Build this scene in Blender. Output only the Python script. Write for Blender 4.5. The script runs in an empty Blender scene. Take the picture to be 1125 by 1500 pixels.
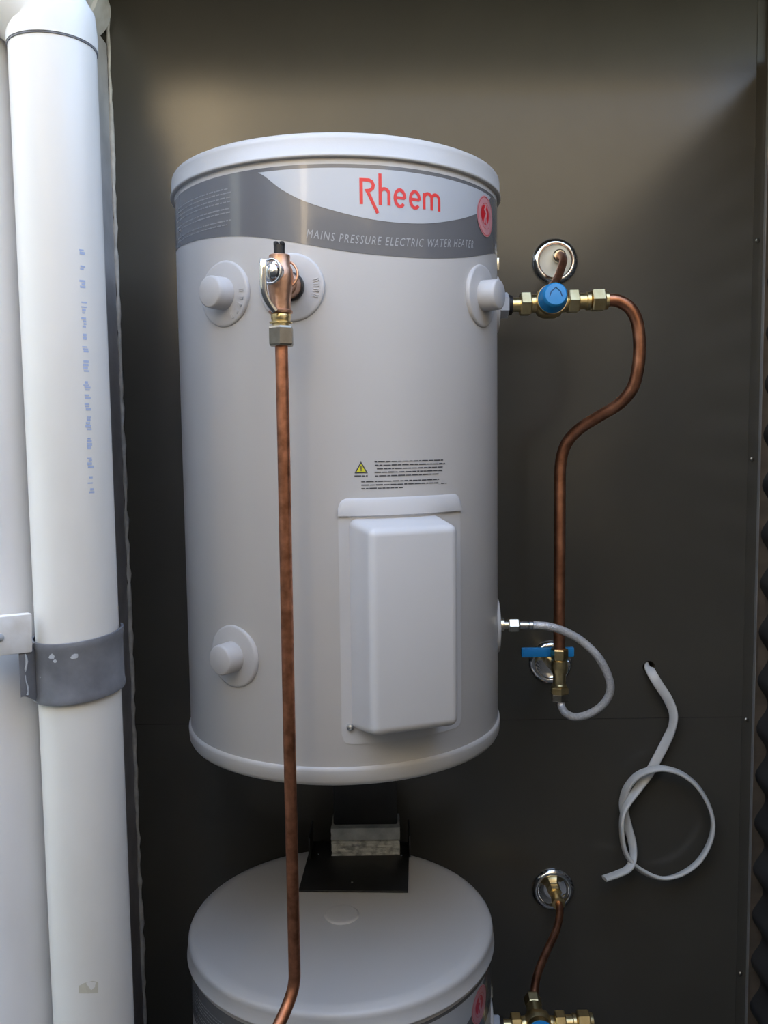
import bpy, bmesh, math, random
from mathutils import Vector, Matrix, Euler

random.seed(4)
S = bpy.context.scene
C = S.collection
PI = math.pi
def R(d): return math.radians(d)

# ------------------------------------------------------------------ camera
CAMZ = 1.72
cd = bpy.data.cameras.new('camera')
cam = bpy.data.objects.new('camera', cd); C.objects.link(cam)
cd.sensor_fit = 'VERTICAL'; cd.sensor_height = 36.0; cd.lens = 36.0 * 1289.3 / 1500.0
cd.clip_start = 0.02
pit, rol = 0.0852, -0.0126
F = Vector((0, math.cos(pit), -math.sin(pit))); U = Vector((0, math.sin(pit), math.cos(pit))); Rt = Vector((1, 0, 0))
R2 = Rt * math.cos(rol) + U * math.sin(rol); U2 = -Rt * math.sin(rol) + U * math.cos(rol)
mw = Matrix((R2, U2, -F)).transposed().to_4x4(); mw.translation = (0, 0, CAMZ)
cam.matrix_world = mw
S.camera = cam

# ------------------------------------------------------------------ world, sun, exposure
W = bpy.data.worlds.new('sky'); S.world = W; W.use_nodes = True
nt = W.node_tree; nt.nodes.clear()
out = nt.nodes.new('ShaderNodeOutputWorld'); bg = nt.nodes.new('ShaderNodeBackground')
sky = nt.nodes.new('ShaderNodeTexSky'); sky.sky_type = 'NISHITA'; sky.sun_disc = False
SUN = Vector((-0.83, 0.27, 0.50)).normalized()      # towards the sun: high on the left, just past the line of the wall
sky.sun_elevation = math.asin(SUN.z); sky.sun_rotation = math.atan2(SUN.x, SUN.y)
sky.altitude = 50; sky.dust_density = 1.5; sky.air_density = 1.0
bg.inputs['Strength'].default_value = 1.15
hsv = nt.nodes.new('ShaderNodeHueSaturation'); hsv.inputs['Saturation'].default_value = 0.82
nt.links.new(sky.outputs[0], hsv.inputs['Color']); nt.links.new(hsv.outputs[0], bg.inputs[0]); nt.links.new(bg.outputs[0], out.inputs[0])
sd = bpy.data.lights.new('sun_offscreen', 'SUN'); sd.energy = 27.0; sd.angle = R(1.0); sd.color = (1.0, 0.84, 0.60)
sun = bpy.data.objects.new('sun_offscreen', sd); C.objects.link(sun)
sun.rotation_euler = SUN.to_track_quat('Z', 'Y').to_euler(); sun.location = (-6, 1, 5)
vs = S.view_settings
vs.view_transform = 'Standard'; vs.look = 'None'; vs.gamma = 1.0; vs.use_curve_mapping = False
vs.exposure = 0.46

# ------------------------------------------------------------------ materials
MATS = {}
def mat(name, col, rough=0.5, metal=0.0, col2=None, nscale=20.0, ndetail=4.0, lo=0.35, hi=0.65, bump=0.0, bscale=200.0, stretch=(1, 1, 1), coat=0.0, spec=0.5, rvar=0.0):
    m = bpy.data.materials.new(name); m.use_nodes = True
    n, l = m.node_tree.nodes, m.node_tree.links
    b = n['Principled BSDF']
    b.inputs['Base Color'].default_value = (*col, 1); b.inputs['Roughness'].default_value = rough; b.inputs['Metallic'].default_value = metal
    b.inputs['Coat Weight'].default_value = coat; b.inputs['Specular IOR Level'].default_value = spec
    tc = n.new('ShaderNodeTexCoord'); mp = n.new('ShaderNodeMapping'); mp.inputs['Scale'].default_value = stretch
    l.new(tc.outputs['Object'], mp.inputs['Vector'])
    nz = n.new('ShaderNodeTexNoise'); nz.inputs['Scale'].default_value = nscale; nz.inputs['Detail'].default_value = ndetail
    l.new(mp.outputs[0], nz.inputs['Vector'])
    rp = n.new('ShaderNodeValToRGB'); rp.color_ramp.elements[0].position = lo; rp.color_ramp.elements[1].position = hi
    c2 = col2 if col2 else tuple(c * 0.93 for c in col)
    rp.color_ramp.elements[0].color = (*c2, 1); rp.color_ramp.elements[1].color = (*col, 1)
    l.new(nz.outputs['Fac'], rp.inputs[0]); l.new(rp.outputs[0], b.inputs['Base Color'])
    if rvar:
        mr = n.new('ShaderNodeMapRange'); mr.inputs['To Min'].default_value = rough - rvar; mr.inputs['To Max'].default_value = rough + rvar
        l.new(nz.outputs['Fac'], mr.inputs['Value']); l.new(mr.outputs[0], b.inputs['Roughness'])
    if bump:
        n2 = n.new('ShaderNodeTexNoise'); n2.inputs['Scale'].default_value = bscale; n2.inputs['Detail'].default_value = 3
        l.new(mp.outputs[0], n2.inputs['Vector'])
        bp = n.new('ShaderNodeBump'); bp.inputs['Strength'].default_value = bump; bp.inputs['Distance'].default_value = 0.002
        l.new(n2.outputs['Fac'], bp.inputs['Height']); l.new(bp.outputs[0], b.inputs['Normal'])
    MATS[name] = m
    return m

mat('wall_paint', (0.076, 0.0710, 0.058), 0.20, 0, (0.069, 0.0645, 0.053), 6, bump=0.035, bscale=260, spec=0.5)
mat('trim_edge', (0.26, 0.25, 0.23), 0.4)
mat('fence_steel', (0.045, 0.043, 0.040), 0.55, 0, (0.030, 0.029, 0.027), 12)
mat('concrete', (0.11, 0.105, 0.10), 0.9, 0, (0.08, 0.078, 0.074), 8, bump=0.4, bscale=80)
mat('fence_timber', (0.13, 0.10, 0.07), 0.8, 0, (0.09, 0.07, 0.05), 5, stretch=(1, 1, 6))
mat('cream_render', (0.43, 0.365, 0.265), 0.85, 0, (0.40, 0.34, 0.245), 5)
mat('white_render', (0.88, 0.81, 0.64), 0.8)
mat('cream_light', (0.68, 0.59, 0.43), 0.8)
mat('soffit', (0.09, 0.075, 0.055), 0.8)
mat('render_grey', (0.60, 0.58, 0.59), 0.85, 0, (0.43, 0.42, 0.43), 14, lo=0.3, hi=0.7, bump=0.3, bscale=120)
mat('sealant', (0.66, 0.63, 0.58), 0.7, 0, (0.42, 0.40, 0.37), 40)
mat('tank_paint', (0.585, 0.570, 0.550), 0.36, 0, (0.575, 0.560, 0.540), 3, bump=0.03, bscale=500, coat=0.15)
mat('lid_plastic', (0.565, 0.550, 0.525), 0.38, 0, (0.55, 0.535, 0.51), 5, bump=0.04, bscale=400)
mat('cover_plastic', (0.60, 0.592, 0.585), 0.40, 0, (0.585, 0.578, 0.57), 5, bump=0.03, bscale=500)
mat('cap_plastic', (0.56, 0.552, 0.545), 0.42, 0, (0.53, 0.522, 0.515), 20)
mat('disc_plastic', (0.575, 0.565, 0.555), 0.45, 0, (0.555, 0.545, 0.535), 20)
mat('decal_grey', (0.165, 0.165, 0.170), 0.20, 0, (0.157, 0.157, 0.162), 6, coat=0.3)
mat('decal_silver', (0.52, 0.545, 0.575), 0.24, 0, (0.50, 0.525, 0.555), 6, coat=0.3)
mat('logo_red', (0.80, 0.045, 0.04), 0.35)
mat('badge_pink', (0.68, 0.33, 0.34), 0.35, 0, (0.64, 0.30, 0.31), 60)
mat('badge_red', (0.62, 0.02, 0.03), 0.35)
mat('print_light', (0.42, 0.425, 0.44), 0.4)
mat('print_faint', (0.34, 0.343, 0.345), 0.4)
mat('print_dark', (0.06, 0.06, 0.065), 0.5)
mat('sign_yellow', (0.72, 0.68, 0.04), 0.4)
mat('copper', (0.72, 0.33, 0.19), 0.36, 1, (0.46, 0.19, 0.10), 60, 6, 0.3, 0.68, bump=0.12, bscale=260, rvar=0.12)
mat('copper_worn', (0.62, 0.27, 0.15), 0.42, 1, (0.33, 0.135, 0.07), 75, 6, 0.32, 0.66, bump=0.15, bscale=260, rvar=0.12)
mat('bronze', (0.68, 0.41, 0.28), 0.38, 1, (0.54, 0.31, 0.20), 70, bump=0.15, bscale=300)
mat('brass', (0.90, 0.74, 0.40), 0.30, 1, (0.74, 0.56, 0.26), 50)
mat('nut_grey', (0.36, 0.33, 0.27), 0.38, 1, (0.28, 0.25, 0.20), 60)
mat('chrome', (0.86, 0.85, 0.83), 0.10, 1)
mat('steel', (0.72, 0.72, 0.72), 0.26, 1, (0.62, 0.62, 0.62), 60)
mat('nylon_grey', (0.46, 0.49, 0.54), 0.45)
mat('nickel_brass', (0.84, 0.78, 0.64), 0.26, 1, (0.74, 0.67, 0.52), 40)
mat('flange_cup', (0.80, 0.78, 0.66), 0.25, 0.0, coat=0.4)
mat('black_plastic', (0.020, 0.019, 0.018), 0.4)
mat('rubber_black', (0.012, 0.010, 0.010), 0.5)
mat('blue_plastic', (0.022, 0.285, 0.66), 0.34, 0, (0.018, 0.265, 0.62), 30)
mat('blue_dark', (0.010, 0.07, 0.18), 0.45)
mat('pvc_white', (0.74, 0.735, 0.70), 0.38, 0, (0.65, 0.635, 0.585), 7, 6, 0.28, 0.55, stretch=(1, 1, 0.35))
mat('pvc_cool', (0.74, 0.745, 0.76), 0.42, 0, (0.65, 0.645, 0.64), 6, 6, 0.28, 0.55, stretch=(1, 1, 0.4))
mat('white_paint', (0.80, 0.80, 0.79), 0.45, 0, (0.66, 0.64, 0.60), 30, 5, 0.28, 0.5)
mat('print_blue', (0.42, 0.51, 0.72), 0.5)
mat('pipe_scuff', (0.58, 0.56, 0.46), 0.6)
mat('strap_grey', (0.215, 0.225, 0.245), 0.62, 0, (0.12, 0.125, 0.14), 26, 6, 0.3, 0.7, bump=0.2, bscale=90)
mat('strap_glue', (0.52, 0.55, 0.58), 0.6, 0, (0.36, 0.39, 0.42), 60)
mat('cable_white', (0.80, 0.80, 0.77), 0.45, 0, (0.73, 0.73, 0.70), 40)
mat('black_steel', (0.018, 0.018, 0.017), 0.45, 0, (0.012, 0.012, 0.011), 30)
mat('packer_grey', (0.56, 0.58, 0.55), 0.9, 0, (0.36, 0.38, 0.37), 45, 6, 0.3, 0.7, bump=0.5, bscale=150)
mat('mortar_pale', (0.70, 0.70, 0.63), 0.95, 0, (0.38, 0.38, 0.34), 70, 6, 0.36, 0.56, bump=1.0, bscale=180)
# woven steel braid
m = mat('braid_steel', (0.80, 0.80, 0.80), 0.40, 0.45, (0.62, 0.62, 0.62), 300)
n_, l_ = m.node_tree.nodes, m.node_tree.links
vo = n_.new('ShaderNodeTexVoronoi'); vo.inputs['Scale'].default_value = 420
bp = n_.new('ShaderNodeBump'); bp.inputs['Strength'].default_value = 0.7; bp.inputs['Distance'].default_value = 0.001
tc = n_.new('ShaderNodeTexCoord'); l_.new(tc.outputs['Object'], vo.inputs['Vector'])
l_.new(vo.outputs['Distance'], bp.inputs['Height']); l_.new(bp.outputs[0], n_['Principled BSDF'].inputs['Normal'])

# ------------------------------------------------------------------ helpers
def obj(name, bm, m, parent=None, smooth=35, loc=None):
    me = bpy.data.meshes.new(name)
    bmesh.ops.recalc_face_normals(bm, faces=bm.faces) if smooth is not None else None
    bm.to_mesh(me); bm.free()
    me.materials.append(MATS[m])
    if smooth:
        for p in me.polygons: p.use_smooth = True
        me.set_sharp_from_angle(angle=R(smooth))
    o = bpy.data.objects.new(name, me); C.objects.link(o)
    if loc: o.location = loc
    if parent: o.parent = parent
    return o
def part(name, bm, m, parent, smooth=35, label=None):
    """mesh given in world coordinates, parented below an Empty / mesh without moving"""
    o = obj(name, bm, m, None, smooth)
    p, off = parent, Vector((0, 0, 0))
    while p: off += Vector(p.location); p = p.parent
    o.data.transform(Matrix.Translation(-off)); o.parent = parent
    if label: o['label'] = label
    return o
def tag(o, label, cat, group=None):
    o['label'] = label; o['category'] = cat
    if group: o['group'] = group
    return o
def thing(name, label, cat, loc, group=None):
    o = bpy.data.objects.new(name, None); C.objects.link(o); o.location = loc; o.empty_display_size = 0.05
    return tag(o, label, cat, group)
def struct(o): o['kind'] = 'structure'; return o
def dup(root, shift, label):
    r = root.copy(); C.objects.link(r); r.location = Vector(root.location) + Vector(shift); r['label'] = label
    for ch in list(root.children):
        c = ch.copy(); C.objects.link(c); c.parent = r
        for g in list(ch.children):
            d = g.copy(); C.objects.link(d); d.parent = c
    return r
def axis_matrix(p, d, up=(0, 0, 1)):
    d = Vector(d).normalized(); u = Vector(up)
    if abs(d.dot(u)) > 0.99: u = Vector((1, 0, 0))
    x = u.cross(d).normalized(); y = d.cross(x)
    M = Matrix((x, y, d)).transposed().to_4x4(); M.translation = p
    return M
def lathe(bm, prof, M=Matrix(), seg=48, close=True):
    """profile of (radius, height) turned about local z"""
    rings = []
    for r, h in prof:
        if r < 1e-6: rings.append([bm.verts.new(M @ Vector((0, 0, h)))])
        else: rings.append([bm.verts.new(M @ Vector((r * math.cos(2 * PI * i / seg), r * math.sin(2 * PI * i / seg), h))) for i in range(seg)])
    for a, b in zip(rings, rings[1:]):
        for i in range(seg):
            j = (i + 1) % seg
            if len(a) == 1 and len(b) == 1: continue
            if len(a) == 1: bm.faces.new((a[0], b[i], b[j]))
            elif len(b) == 1: bm.faces.new((a[i], b[0], a[j]))
            else: bm.faces.new((a[i], b[i], b[j], a[j]))
    if close:
        for r in (rings[0], rings[-1]):
            if len(r) > 1: bm.faces.new(r)
    return bm
def new_lathe(prof, p=(0, 0, 0), d=(0, 0, 1), seg=48, close=True): return lathe(bmesh.new(), prof, axis_matrix(Vector(p), d), seg, close)
def catmull(pts, n=8):
    P = [Vector(p) for p in pts]; P = [P[0] * 2 - P[1]] + P + [P[-1] * 2 - P[-2]]
    o = []
    for i in range(1, len(P) - 2):
        for k in range(n):
            t = k / n; a, b, c, d = P[i - 1:i + 3]
            o.append(0.5 * ((2 * b) + (c - a) * t + (2 * a - 5 * b + 4 * c - d) * t * t + (3 * b - a - 3 * c + d) * t ** 3))
    o.append(P[-2]); return o
def tube(bm, pts, r, seg=16, cap=True, prof=None, twist=None):
    """tube along points; prof = list of (a, b) section points, twist = angle per point; section frame starts from the world y direction"""
    pts = [Vector(p) for p in pts]; n = len(pts); rings = []
    u = None
    for i, p in enumerate(pts):
        t = (pts[min(i + 1, n - 1)] - pts[max(i - 1, 0)]).normalized()
        if twist is not None:
            yv = Vector((0, -1, 0)); v = (yv - t * yv.dot(t)).normalized(); uu = v.cross(t)
            a = twist[i]; ua = uu * math.cos(a) + v * math.sin(a); va = t.cross(ua)
        else:
            if u is None: u = t.orthogonal().normalized()
            else: u = (u - t * u.dot(t)).normalized()
            ua, va = u, t.cross(u)
        rr = r[i] if isinstance(r, (list, tuple)) else r
        sec = prof if prof else [(math.cos(2 * PI * k / seg), math.sin(2 * PI * k / seg)) for k in range(seg)]
        rings.append([bm.verts.new(p + ua * a_ * rr + va * b_ * rr) for a_, b_ in sec])
    k = len(rings[0])
    for a, b in zip(rings, rings[1:]):
        for i in range(k): bm.faces.new((a[i], a[(i + 1) % k], b[(i + 1) % k], b[i]))
    if cap: bm.faces.new(rings[0][::-1]); bm.faces.new(rings[-1])
    return bm
def box(bm, lo, hi, bev=0.0, M=None, seg=2):
    c = [(a + b) / 2 for a, b in zip(lo, hi)]; s = [b - a for a, b in zip(lo, hi)]
    g = bmesh.ops.create_cube(bm, size=1, matrix=Matrix.Translation(c) @ Matrix.Diagonal((*s, 1)))
    if bev: 
        es = list({e for v in g['verts'] for e in v.link_edges})
        res = bmesh.ops.bevel(bm, geom=es, offset=bev, segments=seg, affect='EDGES', profile=0.5)
        vs_ = list({v for f in res['faces'] for v in f.verts} | {v for v in g['verts'] if v.is_valid})
    else: vs_ = g['verts']
    if M: bmesh.ops.transform(bm, matrix=M, verts=[v for v in vs_ if v.is_valid])
    return bm
def nbox(lo, hi, bev=0.0, M=None, seg=2):
    return box(bmesh.new(), lo, hi, bev, M, seg)
def hexnut(bm, p, d, af, length, cham=0.12, rot=0.0, up=(0, 0, 1)):
    """six-sided nut from p along d; af = width across flats, chamfered ends"""
    M = axis_matrix(Vector(p), d, up); r = af / 2 / math.cos(PI / 6); c = length * cham; k = 0.93
    rings = []
    for rr, h in ((r * k, 0), (r, c), (r, length - c), (r * k, length)):
        rings.append([bm.verts.new(M @ Vector((rr * math.cos(rot + PI / 3 * i), rr * math.sin(rot + PI / 3 * i), h))) for i in range(6)])
    for a, b in zip(rings, rings[1:]):
        for i in range(6): bm.faces.new((a[i], a[(i + 1) % 6], b[(i + 1) % 6], b[i]))
    bm.faces.new(rings[0][::-1]); bm.faces.new(rings[-1])
    return bm
def torus(bm, M, Rr, r, seg=40, ms=12):
    rings = [[bm.verts.new(M @ Vector(((Rr + r * math.cos(2 * PI * j / ms)) * math.cos(2 * PI * i / seg), (Rr + r * math.cos(2 * PI * j / ms)) * math.sin(2 * PI * i / seg), r * math.sin(2 * PI * j / ms)))) for j in range(ms)] for i in range(seg)]
    for i in range(seg):
        a, b = rings[i], rings[(i + 1) % seg]
        for j in range(ms): bm.faces.new((a[j], b[j], b[(j + 1) % ms], a[(j + 1) % ms]))
    return bm

# ------------------------------------------------------------------ the setting
WY = 1.72                                   # face of the dark back wall
XL, XR = -0.508, 0.742                      # left wall face, right corrugated sheet
TOP = 2.605
SEAM = 1.152
# cable hole is cut out of the lower part of the upper sheet
HX, HZ, HR = 0.5235, 1.2565, 0.0125
def sheet_with_hole(x0, x1, z0, z1, y0, y1):
    bm = bmesh.new(); n = 32; hs = 0.03
    ring = [(HX + HR * math.cos(2 * PI * i / n), HZ + HR * math.sin(2 * PI * i / n)) for i in range(n)]
    sq = []
    for i in range(n):
        a = 2 * PI * i / n; c_, s_ = math.cos(a), math.sin(a); k = hs / max(abs(c_), abs(s_)); sq.append((HX + k * c_, HZ + k * s_))
    def V(x, z, y): return bm.verts.new((x, y, z))
    ri = [V(x, z, y0) for x, z in ring]; so = [V(x, z, y0) for x, z in sq]; rb = [V(x, z, y1) for x, z in ring]
    for i in range(n):
        j = (i + 1) % n
        bm.faces.new((ri[i], so[i], so[j], ri[j])); bm.faces.new((ri[i], ri[j], rb[j], rb[i]))
    xs = [x0, HX - hs, HX + hs, x1]; zs = [z0, HZ - hs, HZ + hs, z1]
    for a in range(3):
        for b in range(3):
            if a == 1 and b == 1: continue
            bm.faces.new([V(xs[a], zs[b], y0), V(xs[a + 1], zs[b], y0), V(xs[a + 1], zs[b + 1], y0), V(xs[a], zs[b + 1], y0)])
    for (xa, za, xb, zb) in ((x0, z0, x1, z0), (x1, z0, x1, z1), (x1, z1, x0, z1), (x0, z1, x0, z0)):
        bm.faces.new([V(xa, za, y0), V(xb, zb, y0), V(xb, zb, y1), V(xa, za, y1)])
    bmesh.ops.remove_doubles(bm, verts=bm.verts, dist=1e-6)
    return bm
wb = struct(obj('wall_back', box(sheet_with_hole(XL - 0.6, XR + 0.5, -0.02, TOP, WY + 0.006, WY + 0.16), (XL - 0.6, WY + 0.16, -0.02), (XR + 0.5, WY + 0.18, TOP)), 'fence_timber', smooth=0))
part('wall_panel', sheet_with_hole(XL - 0.3, 0.712, SEAM + 0.0006, TOP, WY, WY + 0.006), 'wall_paint', wb, smooth=0)
part('wall_panel', nbox((XL - 0.3, WY + 0.0003, -0.01), (0.712, WY + 0.006, SEAM - 0.0001)), 'wall_paint', wb, smooth=0)
struct(obj('wall_left', nbox((XL - 0.10, 1.12, 0), (XL, WY + 0.003, 2.462), 0.006), 'render_grey', smooth=30))
# ragged bead of sealant in the corner
bm = bmesh.new(); pts = []; rad = []
z = 0.0
while z < TOP:
    pts.append((XL + 0.003 + random.uniform(-.0012, .0012), WY - 0.003, z)); rad.append(random.uniform(0.0025, 0.0055)); z += 0.018
tube(bm, pts, rad, 8)
tag(obj('sealant_bead', bm, 'sealant', smooth=60), 'ragged pale sealant bead in the corner behind the downpipes', 'sealant')
struct(obj('floor', nbox((-6, -7, -0.1), (6, 1.9, 0.0)), 'concrete', smooth=0))
struct(obj('ceiling', nbox((XL - 0.75, 1.15, TOP - 0.002), (XR + 0.5, 1.9, TOP + 0.05)), 'soffit', smooth=0))
struct(obj('wall_front', nbox((-0.73, -1.1, 0), (XR + 0.9, -0.9, 3.45)), 'cream_render', smooth=0))
struct(obj('front_left_light_screen', nbox((-2.6, -0.86, 0), (-0.99, -0.82, 1.95)), 'fence_steel', smooth=0))  # unseen dark screen, added to cut warm bounce from the cream wall
struct(obj('wall_front_left', nbox((-2.6, -1.1, 0), (-0.99, -0.9, 3.45)), 'cream_render', smooth=0))
struct(obj('gap_light_screen', nbox((-0.99, -0.86, 0), (-0.73, -0.82, 2.25)), 'fence_steel', smooth=0))  # unseen screen added across the gap to keep its glow off low parts
struct(obj('front_light_screen', nbox((-0.73, -0.86, 0), (XR + 0.9, -0.82, 2.50)), 'fence_steel', smooth=0))  # unseen, added so warm bounce reaches only the upper half
Mo = Matrix.Translation((-1.35, -2.6, 0)) @ Matrix.Rotation(R(30), 4, 'Z')
struct(obj('wall_far', nbox((-1.4, -0.2, 0), (1.4, 0.0, 4.6), 0, Mo), 'cream_light', smooth=0))  # unseen sunlit wall, inferred from reflections, angled to glow through the gap
struct(obj('sun_blocker_left', nbox((-2.6, -0.9, 0), (-2.5, 3.0, 3.35)), 'white_render', smooth=0))  # unseen, added to block sun below the pipe tops; pale to bounce light
# right: folded corner flashing, screwed on, and a dark corrugated sheet running towards the viewer
bm = bmesh.new()
prof = [(0.7115, WY + 0.004), (0.7115, WY - 0.001), (0.7325, WY + 0.004), (0.7345, WY + 0.004), (0.7345, WY + 0.008)]
for (xa, ya), (xb, yb) in zip(prof, prof[1:]):
    bm.faces.new([bm.verts.new((xa, ya, 0)), bm.verts.new((xb, yb, 0)), bm.verts.new((xb, yb, TOP)), bm.verts.new((xa, ya, TOP))])
bmesh.ops.remove_doubles(bm, verts=bm.verts, dist=1e-6)
tr = struct(obj('trim_1', bm, 'wall_paint', smooth=20))
part('flashing_edge', nbox((0.7330, WY - 0.006, 0.0), (0.7345, WY + 0.006, TOP), 0.0004), 'trim_edge', tr, smooth=0)
for zz in (2.085, 1.6675, 1.1465, 0.612):
    part('screw_head', new_lathe([(0.0045, 0), (0.0045, 0.0018), (0.0030, 0.0034), (0, 0.0038)], (0.7205, WY + 0.001, zz), (0.15, -1, 0), 12), 'nut_grey', tr)
bm = bmesh.new()
nz = 240; rows = []
for k in range(nz + 1):
    z = TOP * k / nz * 0.93; x = XR + 0.012 + 0.011 * math.cos(2 * PI * z / 0.098)
    rows.append((bm.verts.new((x, WY + 0.02, z)), bm.verts.new((x, -0.6, z))))
for a, b in zip(rows, rows[1:]): bm.faces.new((a[0], a[1], b[1], b[0]))
struct(obj('wall_right', bm, 'fence_steel', smooth=60))

# ------------------------------------------------------------------ downpipes on the left
g = thing('downpipe', 'white plastic downpipe with a socket bend on top, faint blue print and a grey strap', 'downpipe', (-0.355, 1.0, 0))
part('pipe', new_lathe([(0.0458, 0.0), (0.0458, 2.150)], (-0.355, 1.0, 0), seg=64), 'pvc_white', g)
def bend_path(c, z0, z1, d, L):
    p = [Vector((c[0], c[1], z0)), Vector((c[0], c[1], z1 - 0.012)), Vector((c[0], c[1], z1 - 0.004))]
    e = Vector(d).normalized(); k = Vector((c[0], c[1], z1))
    return p + [k + e * 0.006, k + e * 0.02, k + e * L]
bm = bmesh.new(); tube(bm, bend_path((-0.355, 1.0), 2.1455, 2.174, (-0.78, 0, 0.63), 0.46), 0.0474, 64)
part('socket_bend', bm, 'pvc_white', g, smooth=50)
part('joint_ring', new_lathe([(0.0456, 2.1436), (0.0468, 2.1436), (0.0468, 2.1456), (0.0456, 2.1456)], (-0.355, 1.0, 0), seg=64), 'strap_grey', g)
def on_pipe(c, r, ang, z): return Vector((c[0] + r * math.sin(ang), c[1] - r * math.cos(ang), z))
bm = bmesh.new(); z = 1.925
widths = [(.010, 1), (.016, .9), (.022, .8), (.010, .5), (.018, .4), (.014, .3), (.02, .5), (.016, .6), (.012, .6), (.02, .7), (.016, .8), (.010, .4), (.014, .25), (.006, .5)]
while z > 1.66:
    for _ in range(random.randint(2, 5)):
        h = random.uniform(.0012, .0030); wv = random.uniform(.0016, .0034); a0 = 0.80 + random.uniform(-.02, .02)
        if random.random() < 0.9 and z > 1.66:
            q = [on_pipe((-0.355, 1.0), 0.0461, a0 + s / 0.046, zz) for s, zz in ((-wv, z), (wv, z), (wv, z - h), (-wv, z - h))]
            bm.faces.new([bm.verts.new(v) for v in q])
        z -= h + 0.0009
    z -= random.uniform(.003, .010)
part('pipe_print', bm, 'print_blue', g, smooth=None)['kind'] = 'stuff'
bm = bmesh.new()
q = [on_pipe((-0.355, 1.0), 0.0461, 0.22 + a, 1.092 + dz) for a, dz in ((-.22, 0), (.0, -.001), (.24, -.003), (.25, .010), (.12, .013), (-.08, .012), (-.21, .009))]
bm.faces.new([bm.verts.new(v) for v in q]); part('label_remnant', bm, 'pipe_scuff', g, smooth=None)

g2 = thing('downpipe', 'white plastic downpipe beside the strapped one, with a screwed bar across it', 'downpipe', (-0.4535, 1.03, 0))
part('pipe', new_lathe([(0.0490, 0.0), (0.0490, 2.180)], (-0.4535, 1.03, 0), seg=64), 'pvc_cool', g2)

# grey strap round the pipe, tail pulled out to the left
st = thing('pipe_strap', 'grey plastic strap clamped round the white downpipe', 'pipe strap', (-0.355, 1.0, 1.4655))
Ms = Matrix.Translation((-0.355, 1.0, 1.4660)) @ Matrix(((1, 0, 0, 0), (0, 1, 0, 0), (0.075, 0.05, 1, 0), (0, 0, 0, 1)))
bm = bmesh.new(); N = 72; hh = 0.0345
def strap_ring(h, dr):
    v = []
    for i in range(N + 1):
        a = R(-112) + R(232) * i / N; v.append(Vector(((0.0482 + dr) * math.sin(a), -(0.0482 + dr) * math.cos(a), h)))
    # the free tail leaves the pipe on the left, reaching forward
    tail = [Vector((-0.0490 - 0.004 * k, -0.006 - 0.010 * k * 0.35, h * (1 - 0.02 * k) + (0.002 * k if h < 0 else -0.003 * k))) for k in range(0, 1)]
    return v
levels = [(-hh, 0), (-hh, 0.0026), (-hh + .004, 0.0034), (-hh + .009, 0.0018), (hh - .010, 0.0018), (hh - .005, 0.0034), (hh, 0.0026), (hh, 0)]
rs = [[bm.verts.new(Ms @ p) for p in strap_ring(h, d)] for h, d in levels]
for a, b in zip(rs, rs[1:]):
    for i in range(N): bm.faces.new((a[i], a[i + 1], b[i + 1], b[i]))
part('band', bm, 'strap_grey', st, smooth=40)
bm = bmesh.new(); cols = []
for k in range(9):                          # bulged tail plate
    t = k / 8; x = -0.0360 - 0.0120 * t; y = -0.0330 - 0.0170 * t - 0.004 * math.sin(PI * t)
    h1 = 0.0335 - 0.003 * t; h0 = -0.0335 + 0.016 * math.sin(PI * min(1, t * .8) / 1.6 * 1.2) * .8
    cols.append([bm.verts.new(Ms @ Vector((x, y + dy, h))) for dy, h in ((0, h0), (0, h1), (0.004, h1), (0.004, h0))])
for a, b in zip(cols, cols[1:]):
    for i in range(4): bm.faces.new((a[i], a[(i + 1) % 4], b[(i + 1) % 4], b[i]))
bm.faces.new(cols[0]); bm.faces.new(cols[-1][::-1])
tl = part('tail', bm, 'strap_grey', st, smooth=40)
for (s, h, r_) in ((-.012, .021, .0035), (-.008, .016, .0022), (.012, .019, .0040), (-.030, -.003, .0012)):
    a0 = s / 0.0482; c_ = [Ms @ Vector(((0.0502) * math.sin(a0 + r_ * random.uniform(.7, 1.3) * math.cos(t) / .0482), -(0.0502) * math.cos(a0 + r_ * math.cos(t) / .0482), h + r_ * random.uniform(.6, 1.1) * math.sin(t))) for t in [2 * PI * i / 9 for i in range(9)]]
    bm = bmesh.new(); bm.faces.new([bm.verts.new(v) for v in c_])
    part('glue_spot', bm, 'strap_glue', st, smooth=None)
bm = bmesh.new(); L_ = []
for k in range(12):
    t = k / 11; L_.append(Ms @ Vector((-0.0425 + 0.0014 * math.sin(t * 9), -0.0462, 0.026 - 0.046 * t)))
tube(bm, L_, [0.0005 + 0.0013 * random.random() for _ in L_], 6); part('glue_smear', bm, 'strap_glue', st, smooth=60)

# screwed bar across the far-left pipe
br = thing('mounting_bar', 'white painted steel bar with a screw, crossing the plain downpipe', 'bracket', (-0.44, 0.93, 1.49))
Mb = Matrix.Translation((-0.3935, 0.962, 1.510)) @ Euler((0, R(2), R(38))).to_matrix().to_4x4()
part('bar', nbox((-0.16, -0.006, -0.0225), (0.0, 0.006, 0.0205), 0.0015, Mb), 'white_paint', br)
part('screw', new_lathe([(0.0042, 0), (0.0042, 0.0012), (0.0022, 0.0026), (0, 0.0028)], Mb @ Vector((-0.034, -0.006, -0.002)), Mb.to_3x3() @ Vector((0, -1, 0)), 12), 'strap_glue', br)
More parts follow.
